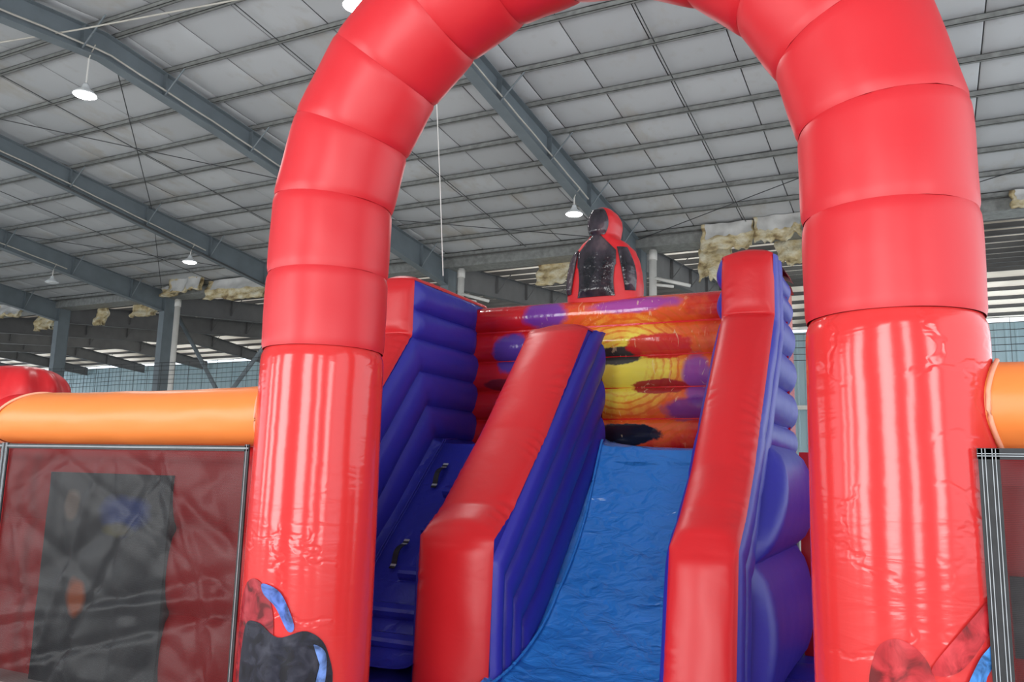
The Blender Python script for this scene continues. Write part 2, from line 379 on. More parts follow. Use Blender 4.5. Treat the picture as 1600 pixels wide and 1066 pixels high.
# panels
SEAM0, PW = -8.22, 1.63
def panel_shape(x0, x1, y0, y1, var):
    m = MB(); nx, ny = 6, 3
    def fn(a, b):
        x = x0+.011+(x1-x0-.022)*a; y = y0+(y1-y0)*b
        e = min(a, 1-a)
        up = .030*math.exp(-e/.012)
        sag = -.014*math.sin(PI*b)-.008*nz(x*1.3+var, y*1.1)
        return (x, y, roof_z(y)+.185+up+sag)
    xsx = [0, .008, .02, .25, .5, .75, .98, .992, 1]
    base = []
    for a in xsx:
        for j in range(ny+1): base.append(fn(a, j/ny))
    fs = []
    for i in range(len(xsx)-1):
        for j in range(ny): fs.append((i*(ny+1)+j, i*(ny+1)+j+1, (i+1)*(ny+1)+j+1, (i+1)*(ny+1)+j))
    return base, fs
cells = []
rows = [(a, b) for a, b in zip(PURA[:-1], PURA[1:]) if b-a > .2]
for (ya, yb) in rows:
    for c in range(-32, 14):
        x0 = SEAM0+PW*c; x1 = x0+PW
        if x1 > XR or x0 < -62: continue
        pr = [project((x, y, roof_z(y)+.17)) for x in (x0, x1) for y in (ya, yb)]
        ok = [q for q in pr if q and -40 < q[0] < 1640 and -40 < q[1] < 620]
        area_px = 0
        if ok and all(pr):
            w_ = max(q[0] for q in pr)-min(q[0] for q in pr); h_ = max(q[1] for q in pr)-min(q[1] for q in pr); area_px = w_*h_
        cells.append((area_px, x0, x1, ya, yb))
cells.sort(key=lambda t: -t[0])
protos = {}
far = MB()
for i, (a_, x0, x1, ya, yb) in enumerate(cells):
    if i < 295 and a_ > 0:
        key = (round(ya, 3), i % 3)
        if key not in protos:
            bs, fs = panel_shape(x0, x1, ya, yb, i*1.7)
            protos[key] = (obj('ceiling_panel', bs, fs, M_PANEL, ceil, True), x0)
        else:
            p, px0 = protos[key]; o = p.copy(); COL.objects.link(o); o.location = p.location+Vector((x0-px0, 0, rnd.uniform(-.006, .006)))
    else:
        bs, fs = panel_shape(x0, x1, ya, yb, i*1.7); far.add(bs, fs)
tag(far.out('ceiling_panels', M_PANEL, ceil, True), None, None, None, 'stuff')
# bracing rods under the roof
def on_roof(x, y, d=-.02): return (x, y, roof_z(y)+d)
for (a, b_) in (((-16.7, 11.8), (-24.2, 19.4)), ((-24.2, 12.1), (-16.7, 20.2)), ((-24.4, 19.6), (-32.2, 26.8)), ((-32.2, 19.6), (-24.4, 26.8)), ((-16.4, 22.7), (-8.8, 26.9)), ((-8.6, 26.9), (-1.0, 22.7)), ((-1.0, 26.9), (6.9, 22.7))):
    m = MB(); m.tube([on_roof(*a), on_roof(*b_)], .014, 6); m.out('brace_rod', M_ROD, ceil)
for xr, y0, y1 in ((-4.82, RIDGE, 26.6), (-12.83, RIDGE, 26.6), (-20.9, RIDGE, 26.6), (-28.6, RIDGE, 26.6)):
    m = MB(); m.tube([on_roof(xr, y0, .05), on_roof(xr, y1, .05)], .013, 6); m.out('sag_rod', M_ROD, ceil)
# eave gutter
m = MB(); zg = ZE-.28
m.box((XL, EAVE-.42, zg), (XR, EAVE+.42, zg+.05)); m.box((XL, EAVE-.46, zg), (XR, EAVE-.42, zg+.40)); m.box((XL, EAVE+.42, zg), (XR, EAVE+.46, zg+.40))
m.out('valley_gutter', M_PURLIN, ceil)

# rear span roof
rear = thing('ceiling', (-30, 40, 11), 'second roof beyond the column line with bright translucent strips', None, None, 'structure')
m = MB()
for ya, yb in ((EAVE, REAR_RIDGE), (REAR_RIDGE, REAR_END+.2)):
    m.add([(-85, ya, rear_z(ya)+.21), (XR, ya, rear_z(ya)+.21), (XR, yb, rear_z(yb)+.21), (-85, yb, rear_z(yb)+.21)], [(0, 1, 2, 3)])
m.out('roof_sheet', M_REARROOF, rear)
y = 28.4
while y < REAR_END:
    z = rear_z(y); m = MB(); m.box((-85, y-.08, z), (XR, y+.01, z+.012)); m.box((-85, y-.004, z), (XR, y+.01, z+.2)); m.out('purlin', M_STEELDARK, rear); y += 1.5

# portal frames
FLAB = {7.0: 'grey steel portal frame at the far right beyond the arch', -.85: 'grey steel portal frame hidden behind the right arch leg',
        -8.70: 'bluish grey roof beam running down to the column behind the dark-fronted bust',
        -16.57: 'bluish grey roof beam passing behind the left arch leg, carrying the brightest lamp',
        -24.28: 'bluish grey roof beam with a black stripe of cable ending behind the left arch leg',
        -32.33: 'bluish grey frame whose column stands beside the long pale downpipe',
        -40.1: 'bluish grey frame whose column rises behind the red corner post',
        -47.9: 'grey steel frame whose roof beam crosses the far left edge beside a white insulation flap',
        -55.75: 'dark grey rear beam seen left of the leftmost column', -63.6: 'dark grey rear beam just above the bright roof strips at left',
        -71.45: 'dark grey rear beam low behind the red corner post', -79.3: 'dark grey rear beam farthest back, just above the pale blue wall'}
def web_d(y):
    t = max(0, min(1, (y-15)/(EAVE-15))); return .62+.34*t
def make_frame(x):
    t = thing('steel_frame', (x, EAVE, 0), FLAB[x], 'roof frame', 'steel frames of the hall')
    fw = .15
    def beam(ys, top, dep, name, mat):
        m = MB()
        for ya, yb in zip(ys[:-1], ys[1:]):
            za, zb, da, db = top(ya), top(yb), dep(ya), dep(yb)
            m.hexa([(x-.006, ya, za-da), (x+.006, ya, za-da), (x+.006, yb, zb-db), (x-.006, yb, zb-db), (x-.006, ya, za), (x+.006, ya, za), (x+.006, yb, zb), (x-.006, yb, zb)])
            for o0, o1 in ((-.016, 0), (-da-.016, -da)):
                o2 = -db+(o1+da) if o0 < -.1 else o1; o3 = o2-.016
                m.hexa([(x-fw, ya, za+o0), (x+fw, ya, za+o0), (x+fw, yb, zb+o3), (x-fw, yb, zb+o3), (x-fw, ya, za+o1), (x+fw, ya, za+o1), (x+fw, yb, zb+o2), (x-fw, yb, zb+o2)])
        return m.out(name, mat, t)
    raft = beam([FEAVE, 4, RIDGE, 15, 21, EAVE-.1], lambda y: roof_z(y)-.002, web_d, 'rafter', M_STEEL)
    rearr = beam([EAVE+.1, 33, REAR_RIDGE, REAR_END-.1], lambda y: rear_z(y)-.002, lambda y: .98-.30*max(0, min(1, (y-REAR_RIDGE)/8)), 'rear_rafter', M_STEELDARK)
    # column, H section
    m = MB(); zc = ZE-.02
    m.box((x-.15, EAVE-.3, 0), (x+.15, EAVE+.3, zc))
    m.box((x-.17, EAVE-.32, 0), (x+.17, EAVE-.30, zc)); m.box((x-.17, EAVE+.30, 0), (x+.17, EAVE+.32, zc)); m.box((x-.25, EAVE-.4, 0), (x+.25, EAVE+.4, .03))
    m.out('column', M_STEEL, t)
    # stiffener plates and fly braces at every second purlin
    def fly(y, zt, d, par, mat):
        m = MB(); m.box((x-.13, y-.03, zt-d), (x+.13, y-.018, zt)); m.out('stiffener_plate', mat, par)
        m = MB()
        m.tube([(x+.10, y-.03, zt-d+.03), (x+.78, y-.03, zt+.06)], .022, 5)
        m.out('fly_brace', mat, par)
    for k in range(-2, 8, 2):
        y = 16.262+1.492*k; fly(y, roof_z(y), web_d(y), raft, M_STEEL)
    for y in (11.0, 8.0, 5.0): fly(y, roof_z(y), .62, raft, M_STEEL)
    for y in (31.4, 34.4, 37.4, 40.4, 44.9, 47.9): fly(y, rear_z(y), .8, rearr, M_STEELDARK)
    # conduit clipped along the web
    m = MB(); pts = []
    for i in range(49):
        y = 3+i*(21.9-3)/48
        pts.append((x+.16, y, roof_z(y)-web_d(y)*.80+.012*math.sin(i*PI/4)**2))
    m.tube(pts, .022, 6); m.out('conduit', M_CABLE, t)
    return t
for x in FRAMES: make_frame(x)
# black cable along the underside of one beam
m = MB(); m.tube([(-24.12, y, roof_z(y)-web_d(y)-.03) for y in (8, RIDGE, 15, 18, 21, 24, 27)], .035, 6)
tag(m.out('cable', M_ROD), 'black cable under the roof beam left of the left arch leg', 'cable')
m = MB(); m.tube([(-18.6, 10.03, roof_z(10.03)-.42), (-16.0, 10.5, roof_z(10.5)-.45), (-12.0, 11.2, roof_z(11.2)-.42), (-9.0, 11.7, roof_z(11.7)-.4)], .018, 6)
tag(m.out('cable', M_CABLE), 'pale cable slung across the roof at the top left corner', 'cable')

# high bay lamps
def lamp(x, y, zc, r, label, lit=True):
    t = thing('high_bay_lamp', (x, y, zc), label, 'lamp', 'hanging high bay lamps')
    ztop = roof_z(y)-web_d(y)
    m = MB(); m.tube([(x, y, zc+.24), (x, y, ztop-.1)], .02, 8); m.out('hanger_rod', M_WHITE, t)
    m = MB(); m.tube([(x, y, ztop-.1), (x+.05, y, ztop+.02), (x+.16, y-.02, ztop+.12), (x+.17, y, ztop+.2)], .014, 6); m.out('cord', M_CABLE, t)
    m = MB(); m.lathe((x, y, zc), [(0, .26), (.05, .26), (.07, .20), (.10, .13), (r*.75, .06), (r, .0), (r, -.025), (r*.97, -.025), (r*.93, .0)]); m.out('shade', M_SHADE, t, True)
    m = MB(); m.lathe((x, y, zc), [(r*.96, -.012), (r*.8, -.045), (r*.4, -.06), (0.001, -.062)]); m.out('lens', M_LAMP if lit else M_SHADE, t, True)
    if lit:
        l = bpy.data.lights.new('lamp_light', 'AREA'); l.shape = 'DISK'; l.size = r*1.8; l.energy = 120; l.color = (1, .99, .97)
        lo = bpy.data.objects.new('lamp_light', l); COL.objects.link(lo); lo.parent = t; lo.location = (0, 0, -.09)
lamp(-16.57, 11.23, 9.98, .255, 'bright hanging lamp at the upper left, largest of the lit lamps')
lamp(-24.28, 21.35, 9.30, .26, 'bright hanging lamp beside the left arch leg, above torn insulation')
lamp(-32.33, 21.40, 9.20, .26, 'unlit white hanging lamp at the far left', False)
lamp(-8.70, 21.19, 9.22, .25, 'bright hanging lamp left of the dark-fronted bust')
lamp(-8.70, 10.83, 9.98, .255, 'hanging lamp half hidden by the top left of the arch')

# downpipes
def pipe(x, y, z1, label, branch):
    t = thing('downpipe', (x, y, 0), label, 'pipe', 'white downpipes by the columns')
    m = MB(); m.tube([(x, y, .02), (x, y, z1)], .13, 14); m.lathe((x, y, z1-.35), [(.13, 0), (.15, 0), (.15, .3), (.13, .3)], 14); m.out('pipe', M_WHITE, t, True)
    if branch:
        m = MB(); m.tube([(x+.1, y-.05, z1-1.02), (x+1.35, y-.2, z1-1.42)], .06, 10); m.tube([(x+.1, y-.05, z1-1.25), (x+.75, y-.1, z1-1.38)], .05, 10); m.out('branch_pipe', M_WHITE, t, True)
pipe(-15.80, 27.0, 9.60, 'white downpipe rising behind the left wall of the slide', True)
pipe(-8.10, 27.0, 9.57, 'white downpipe just right of the dark-fronted bust', True)
pipe(-31.25, 27.0, 9.52, 'long pale downpipe on the column left of the arch', False)
# column-line wind bracing
for a, b_, lab in (((-31.9, 8.9), (-27.3, 3.2), 'grey steel brace slanting down right beside the pale downpipe'), ((-24.6, 8.9), (-30.0, 3.0), 'grey steel brace slanting down left behind the left arch leg')):
    m = MB(); m.tube([(a[0], 27.6, a[1]), (b_[0], 27.6, b_[1])], .10, 10); tag(m.out('wind_brace', M_STEEL, None, True), lab, 'brace', 'wind braces between columns')

# wire safety netting in front of the columns
m = MB()
for z in (6.48, 6.33, 6.12, 5.9, 5.69, 5.5): m.tube([(x, 26.85, z+.03*math.sin(x*.7)) for x in [-48+1.5*i for i in range(37)]], .011, 4, 0, False)
for i in range(60):
    x = -48+.9*i+.1*nz(i*3.1); m.tube([(x, 26.85, 6.49), (x+.02*nz(i), 26.85, 3.6)], .010, 4, 0, False)
tag(m.out('wire_netting', M_ROD), 'thin dark wire netting stretched in front of the pale blue wall', 'netting', None, 'stuff')

# torn insulation hanging at the eave
def torn(x0, z0, x1, z1, y, label, seed, white=.45):
    t = thing('torn_insulation', ((x0+x1)/2, y, z0), label, 'insulation', 'torn insulation along the eave')
    nx, nzz = 22, 10
    def shape(a, b, side):
        x = x0+(x1-x0)*a
        low = z1+(z0-z1)*(.10+.45*max(0, nz(a*5+seed, seed*1.3))+.16*abs(nz(a*17, seed)))
        z = z0+(low-z0)*b
        x += .10*nz(b*3, a*4, seed)*(1 if 0 < b else 0)
        th = .05+.05*b
        return (x, y+side*th+.14*nz(a*4+seed, b*3)+.08*math.sin(a*9+seed)*b-.15*b*b, z)
    m = MB(); m.grid(lambda a, b: shape(a, b, 1), nx, nzz); m.grid(lambda a, b: shape(a, b, -1), nx, nzz, 0, True)
    n1 = (nx+1)*(nzz+1)
    for i in range(nx):
        q = i*(nzz+1)+nzz; m.f.append((q, q+nzz+1, n1+q+nzz+1, n1+q)); m.m.append(0)
    for c in (0, nx):
        for j in range(nzz):
            q = c*(nzz+1)+j; m.f.append((q, q+1, n1+q+1, n1+q)); m.m.append(0)
    m.out('wool', M_WOOL, t, True)
    if white:
        m = MB(); m.grid(lambda a, b: Vector(shape(a*.9+.08, b*(white+.12*nz(a*6, seed)), -1))+Vector((0, -.02, 0)), nx, 5, 0, True)
        m.grid(lambda a, b: Vector(shape(a*.9+.08, b*(white+.12*nz(a*6, seed)), -1))+Vector((0, -.012, 0)), nx, 5); m.out('facing', M_FOIL, t, True)
TORN = [(-6.28, 10.13, -4.60, 9.05, 26.6, 'yellow and white torn insulation hanging left above the right slide wall', 1.3, .5),
        (-4.59, 10.2, -3.1, 9.15, 26.6, 'torn insulation flap tucked against the right arch leg', 2.7, .55),
        (2.6, 10.14, 4.2, 9.5, 26.6, 'torn insulation at the right edge, right of the right arch leg', 4.1, .6),
        (-12.9, 9.72, -10.4, 8.75, 27.9, 'brownish torn insulation strip left of the dark-fronted bust', 5.9, 0),
        (-6.7, 9.72, -5.6, 8.3, 27.9, 'brown insulation scrap hanging lowest, left of the right slide wall top', 7.2, 0),
        (-4.1, 9.72, -2.9, 8.65, 27.9, 'brown insulation scrap between the right slide wall and right arch leg', 8.8, 0),
        (-31.95, 10.1, -30.9, 9.5, 26.7, 'yellowed insulation scrap on top of the long pale downpipe', 9.1, .3),
        (-30.9, 10.75, -29.0, 9.45, 26.3, 'large pale torn facing sheet drooping under a lit lamp', 10.6, .97),
        (-28.9, 10.1, -25.4, 8.95, 26.6, 'wide yellowed insulation strip against the left arch leg', 11.2, .5),
        (-44.4, 10.06, -42.4, 9.2, 26.6, 'white torn insulation flap at the far left edge', 12.9, .8),
        (-43.0, 9.72, -41.5, 8.65, 27.9, 'brown insulation tuft at the far left below a white flap', 13.3, 0),
        (-38.1, 9.72, -37.3, 8.65, 27.9, 'small yellow insulation tuft right of the leftmost column', 14.6, 0),
        (-35.4, 9.72, -33.6, 8.95, 27.9, 'brown insulation strip left of the column with pale downpipe', 15.1, 0)]
for tt in TORN: torn(*tt)

# ------------------------------------------------------------------ inflatables
def resample(pts, step):
    """2D polyline -> [(p, corner distance)]"""
    P = [Vector(p) for p in pts]; out = []
    sharp = [0 < i < len(P)-1 and (P[i]-P[i-1]).angle(P[i+1]-P[i]) > .45 for i in range(len(P))]
    for i in range(len(P)-1):
        L = (P[i+1]-P[i]).length; n = max(2, int(L/step))
        for j in range(n):
            t = j/n; s = t*L
            dc = min(s if sharp[i] else 9, (L-s) if sharp[i+1] else 9); out.append((P[i].lerp(P[i+1], t), dc, i))
    out.append((P[-1], 9, len(P)-2)); return out
def normals(pts, flip=-1):
    res = []
    for i in range(len(pts)):
        a = pts[max(0, i-1)]; b = pts[min(len(pts)-1, i+1)]; t = (b-a).normalized(); res.append(Vector((-t.y, t.x))*flip)
    return res
def offset_poly(pts, d, flip=-1):
    """mitred inward offset of a 2D polyline"""
    P = [Vector(p) for p in pts]; out = []
    for i in range(len(P)):
        ns = []
        if i > 0: t = (P[i]-P[i-1]).normalized(); ns.append(Vector((-t.y, t.x))*flip)
        if i < len(P)-1: t = (P[i+1]-P[i]).normalized(); ns.append(Vector((-t.y, t.x))*flip)
        if len(ns) == 1: out.append(P[i]-ns[0]*d)
        else:
            b = (ns[0]+ns[1]).normalized(); out.append(P[i]-b*(d/max(.35, b.dot(ns[0]))))
    return out
def face_strip(path, u0, u1, bulge, seed, name, mat, par, flip=-1, step=.03, nt=26, wr=.020):
    """puffed face between two seams, running along a path in the (y, z) plane"""
    rs = resample(path, step); pts = [r[0] for r in rs]; nn = normals(pts, flip); m = MB()
    acc = 0; base = []
    for i, ((p, dc, seg), n) in enumerate(zip(rs, nn)):
        if i: acc += (p-pts[i-1]).length
        pin = 1-.45*math.exp(-(dc/.07)**2)
        for j in range(nt+1):
            t = j/nt; e = min(t, 1-t)*(u1-u0)
            b = bulge*pin*max(0, 1-(2*t-1)**2)**.55
            wv = wr*math.exp(-((e-.05)/.07)**2)*(math.sin(acc*62+7*nz(acc*3+seed, t*2))*max(0, nz(acc*2.2+seed*2, .3+ (1 if t > .5 else 0)*5)+.12))
            wv += .010*nz(acc*2.3+seed, t*2.2)*min(1, e/.08)
            base.append((u0+(u1-u0)*t, p.x+n.x*(b+wv), p.y+n.y*(b+wv)))
    fs = []
    for i in range(len(rs)-1):
        for j in range(nt):
            a = i*(nt+1)+j; fs.append((a, a+1, a+nt+2, a+nt+1))
    m.add(base, fs); return m.out(name, mat, par, True)
def side_tubes(path, u, sgn, widths, amp, par, mat, flip=-1, name='side_tube', zmin=-1, seed=0):
    """blue side made of tubes that follow the path, each a mesh"""
    d = 0
    for wi, wd in enumerate(widths):
        A = offset_poly(path, d, flip); B = offset_poly(path, d+wd, flip); m = MB(); nn = 8
        rows = []
        for i in range(len(A)-1):
            L = max((A[i+1]-A[i]).length, .05); n = max(2, int(L/.09))
            for j in range(n+(1 if i == len(A)-2 else 0)):
                t = j/n; rows.append((A[i].lerp(A[i+1], t), B[i].lerp(B[i+1], t), min(t, 1-t)*L))
        for (a, b, dc) in rows:
            for k in range(nn+1):
                s = k/nn; q = a.lerp(b, s); h = amp*(math.sin(PI*s)**.55)*(1-.18*math.exp(-(dc/.06)**2))
                h += .006*nz(q.x*4+seed, q.y*4, wi)
                m.v.append(Vector((u+sgn*h, q.x, max(zmin, q.y))))
        for i in range(len(rows)-1):
            for k in range(nn):
                a = i*(nn+1)+k; m.f.append((a, a+1, a+nn+2, a+nn+1)); m.m.append(0)
        m.out(name, mat, par, True); d += wd
    return offset_poly(path, d, flip)
def level_tubes(zs, yf, yb, u, sgn, amp, par, mat, name='side_tube', uf=None):
    """horizontal tubes stacked between the heights zs, from y=yf(z) to y=yb"""
    for i, (za, zb) in enumerate(zip(zs[:-1], zs[1:])):
        m = MB(); am = amp[i] if isinstance(amp, list) else amp
        def fn(a, b):
            z = za+(zb-za)*b; y0 = yf(z); y = y0+(yb-y0)*a
            L = abs(yb-y0); tp = min(1, math.sqrt(max(0, min(a, 1-a)*L/.14))); return (u+sgn*tp*(am*math.sin(PI*b)**.55+.008*nz(y*3, z*3, i)), y, z)
        m.grid(fn, 40, 10); m.out(name, mat, par, True)

# --- inflatable base (bouncing floor)
base = thing('inflatable_floor', (-2, 7, 0), 'dark blue inflated floor under the slide and arch', 'inflatable floor')
for i in range(6):
    m = MB(); y0 = 5.15+i*.72
    m.grid(lambda a, b: (-9.0+13.0*a, y0+.72*b, .005+.03*math.sin(PI*b)**.5), 20, 8); m.out('floor_tube', M_BLUE, base, True)

# --- slide
slide = thing('inflatable_slide', (-3.2, 6, 0), 'red and blue inflatable slide behind the arch with climbing lane', 'slide')
YB = 9.0
# back wall: stacked tubes, the printed burst runs over them
WZ = [.05, .55, 1.05, 1.55, 2.03, 2.40, 2.76, 3.13, 3.50, 3.86]
bw = None
bwall = MB(); bwall.box((-5.5, YB+.05, .05), (-1.24, YB+.5, 3.80)); bw = bwall.out('back_wall', M_WALLRED, slide)
for i, (za, zb) in enumerate(zip(WZ[:-1], WZ[1:])):
    m = MB(); top = i == len(WZ)-2; nb = 14
    def fn(a, b):
        u = -5.5+4.28*a
        if top:
            an = PI*b*.95; rr = .5*(zb-za)
            y = YB+.12-.18*math.sin(min(an, PI/2))+ (0 if an < PI/2 else .30*(1-math.sin(an))); z = za+(zb-za)*(.5-.5*math.cos(an))
        else:
            y = YB+.06-.11*math.sin(PI*b)**.6; z = za+(zb-za)*b
        pin = .008*math.sin(u*46+4*nz(u*2, i))*math.exp(-((min(b, 1-b)-.12)/.12)**2)*max(0, nz(u*1.4, i*2.3)+.3)
        return (u, y-pin-.008*nz(u*2.5, z*2), z)
    m.grid(fn, 90, nb); m.out('wall_tube', M_BURST if i >= 4 else M_WALLRED, bw, True)
# top cushion to close the wall
m = MB(); m.grid(lambda a, b: (-5.5+4.28*a, YB+.10+.42*b, 3.82+.05*math.sin(PI*b)), 20, 6); m.out('wall_cap', M_RED, bw, True)

# left wall
PL = [(YB+.3, 3.87), (7.55, 3.87), (7.55, 3.25), (5.95, 1.25), (5.95, 0)]
lw = face_strip(PL, -5.52, -5.02, .10, 2.1, 'left_wall', M_RED, slide)
low = [(YB, 3.22), (7.555, 3.22), (5.955, 1.25), (5.955, .0)]
level_tubes([3.22, 3.54, 3.87], lambda z: 7.55, YB, -5.025, 1, .075, lw, M_BLUE)
inn = side_tubes(low, -5.025, 1, [.36, .37, .37, .37], .075, lw, M_BLUE, zmin=0)
m = MB(); m.add([(-5.03, YB, 2.2), (-5.03, 6.0, .1), (-5.03, YB, .1)], [(0, 1, 2)]); m.add([(-5.035, p[0], p[1]) for p in PL]+[(-5.035, YB+.3, 0)], [(0, 1, 2, 5), (2, 3, 5), (3, 4, 5)]); m.add([(-5.52, p[0], p[1]) for p in PL]+[(-5.52, YB+.3, .12)], [(0, 1, 5), (1, 2, 5), (2, 3, 5), (3, 4, 5)]); m.out('wall_side', M_BLUE, lw)

# divider wall between the climbing lane and the slide lane
PD = [(8.50, 1.9), (8.46, 3.18), (8.38, 3.28), (8.03, 3.28), (7.0, 2.11), (6.6, 1.72), (6.3, 1.42), (6.0, 1.22), (5.96, 0)]
dv = face_strip(PD, -3.82, -3.12, .10, 5.3, 'divider_wall', M_RED, slide)
PDs = [(8.42, 3.33), (8.06, 3.32), (6.02, 1.22), (6.02, .1)]
def tri_side(u, sgn, par, path, yb, widths, amp):
    side_tubes(path, u, sgn, widths, amp, par, M_BLUE, 1, zmin=0)
def side_fan(u, sgn, par, offs, amp, zb, yback, slope_top, knee, y0):
    """tubes parallel to the sloping edge, cut by a vertical back edge"""
    (ya, za), (yk, zk) = slope_top, knee
    for oi, (o0, o1) in enumerate(zip(offs[:-1], offs[1:])):
        m = MB(); nn = 10; rows = []
        # each tube: lines at perpendicular offset o; sloping part from back edge to knee line, then down
        sl = (za-zk)/(ya-yk); L = math.hypot(1, sl)
        def line(o, s):
            # s in 0..1 slope part (back->knee), 1..2 curved down to the floor
            zoff = -o*L
            yk_o = yk+(o-.10)*.62-.02; zk_o = zk+sl*(yk_o-yk)+zoff
            y1 = yback; z1 = zk+sl*(y1-yk)+zoff
            if s <= 1:
                y = y1+(yk_o-y1)*s; z = z1+(zk_o-z1)*s
                # round the knee
                r = max(0, s-.72)/.28; y += .0; z += .10*o*r*r
                return y, z
            t = s-1; zk2 = zk_o+.10*o; return yk_o, zk2+(zb-zk2)*t
        ns = 46
        for i in range(ns+1):
            s = 2*i/ns
            for k in range(nn+1):
                b = k/nn; y_, z_ = line(o0+(o1-o0)*b, s)
                z_ = min(z_, 3.30); h = amp*math.sin(PI*b)**.5
                m.v.append(Vector((u+sgn*(h+.006*nz(y_*4, z_*4, oi+u)), y_, max(zb, z_))))
        for i in range(ns):
            for k in range(nn):
                a = i*(nn+1)+k; m.f.append((a, a+1, a+nn+2, a+nn+1)); m.m.append(0)
        m.out('side_tube', M_BLUE, par, True)
for u, sg in ((-3.13, 1), (-3.81, -1)):
    side_fan(u, sg, dv, [.09, .34, .62, .90, 1.2], .07, 0, 8.42, (8.06, 3.32), (6.02, 1.22), 0)

m = MB()
for u in (-3.133, -3.807): m.add([(u, q[0], q[1]) for q in PD], [(0, 1, 2, 3), (0, 3, 4), (0, 4, 5), (0, 5, 6), (0, 6, 7), (0, 7, 8)])
m.out('wall_side', M_BLUE, dv)

# right wall
PR = [(YB+.3, 3.86), (7.82, 3.86), (7.78, 3.27), (6.88, 2.20), (6.55, 1.80), (6.2, 1.47), (5.91, 1.26), (5.67, 0)]
rw = face_strip(PR, -1.66, -1.17, .10, 8.7, 'right_wall', M_RED, slide)
lowr = [(YB, 3.25), (7.785, 3.25), (6.88, 2.19), (6.55, 1.79), (6.2, 1.46), (5.91, 1.25), (5.67, 0)]
level_tubes([3.25, 3.56, 3.87], lambda z: 7.80, YB, -1.65, -1, .09, rw, M_BLUE)
side_tubes(lowr, -1.65, -1, [.37, .37, .37], .075, rw, M_BLUE, zmin=0)
def yslope(z):
    if z > 3.25: return 7.8
    if z > 1.25: return 5.98+(z-1.25)*(7.8-5.98)/2.0
    return 5.67+.25*z
side_tubes([(7.80, 3.86), (7.785, 3.25), (6.88, 2.19), (6.55, 1.79), (6.2, 1.46), (5.91, 1.25), (5.67, 0)], -1.175, 1, [.21, .21], .035, rw, M_BLUE, zmin=0)
ZT = [1.98, 2.28, 2.66, 3.03, 3.40, 3.66, 3.86]
level_tubes(ZT, lambda z: yslope(z)+.40, YB+.2, -1.25, 1, [.09, .10, .10, .09, .08, .06], rw, M_BLUE)
level_tubes([.06, 1.12, 2.05], lambda z: yslope(z)+.42, YB-.2, -1.17, 1, [.17, .20], rw, M_BLUE)
m = MB(); m.add([(-1.28, q[0], q[1]) for q in PR]+[(-1.185, YB+.3, 0)], [(0, 1, 2, 8), (2, 3, 8), (3, 4, 8), (4, 5, 8), (5, 6, 8), (6, 7, 8)]); m.add([(-1.64, q[0], q[1]) for q in PR]+[(-1.64, YB+.3, 0)], [(0, 1, 2, 8), (2, 3, 8), (3, 4, 8), (4, 5, 8), (5, 6, 8), (6, 7, 8)]); m.add([(-1.64, YB+.28, 0), (-1.27, YB+.28, 0), (-1.27, YB+.28, 3.84), (-1.64, YB+.28, 3.84)], [(0, 1, 2, 3)]); m.out('wall_side', M_BLUE, rw)

# slide bed
SB = [(8.95, 2.08), (8.36, 2.09), (8.20, 1.95), (7.84, 1.34), (7.53, .97), (7.13, .63), (6.78, .38), (6.3, .19), (5.8, .10), (5.3, .07)]
def smooth_path(P, n):
    P = [Vector(p) for p in P]; out = []
    for i in range(len(P)-1):
        p0 = P[max(0, i-1)]; p1 = P[i]; p2 = P[i+1]; p3 = P[min(len(P)-1, i+2)]
        for j in range(n):
            t = j/n; out.append(.5*((2*p1)+(-p0+p2)*t+(2*p0-5*p1+4*p2-p3)*t*t+(-p0+3*p1-3*p2+p3)*t**3))
    out.append(P[-1]); return out
def bed(path, u0, u1, name, mat, par, amp, freq, seed, sag=.05):
    pts = smooth_path(path, 14); nn = normals(pts, -1); nt = 40; m = MB()
    for i, (p, n) in enumerate(zip(pts, nn)):
        for j in range(nt+1):
            t = j/nt; e = min(t, 1-t)
            h = -sag*math.sin(PI*t)+.05*math.exp(-e/.05)
            h += amp*nz(p.x*freq, t*2.2, seed)+amp*.6*nz(p.x*freq*2.6+t*3, t*3.0, seed+3)+amp*.35*abs(nz(p.x*freq*4+t*6, t*5, seed+5))
            m.v.append(Vector((u0+(u1-u0)*t, p.x+n.x*h, p.y+n.y*h)))
    for i in range(len(pts)-1):
        for j in range(nt):
            a = i*(nt+1)+j; m.f.append((a, a+1, a+nt+2, a+nt+1)); m.m.append(0)
    k = len(m.v)
    m.box((u0+.02, 8.2, .1), (u1-.02, 8.9, 1.9))
    return m.out(name, mat, par, True)
sb = bed(SB, -3.14, -1.62, 'slide_bed', M_SKY, slide, .026, 3.0, 4.0)
m = MB(); m.tube([(-3.045, p.x-.0, p.y+.05) for p in smooth_path(SB, 5)[6:]], .014, 6); m.out('seam_welt', M_SKY, sb, True)
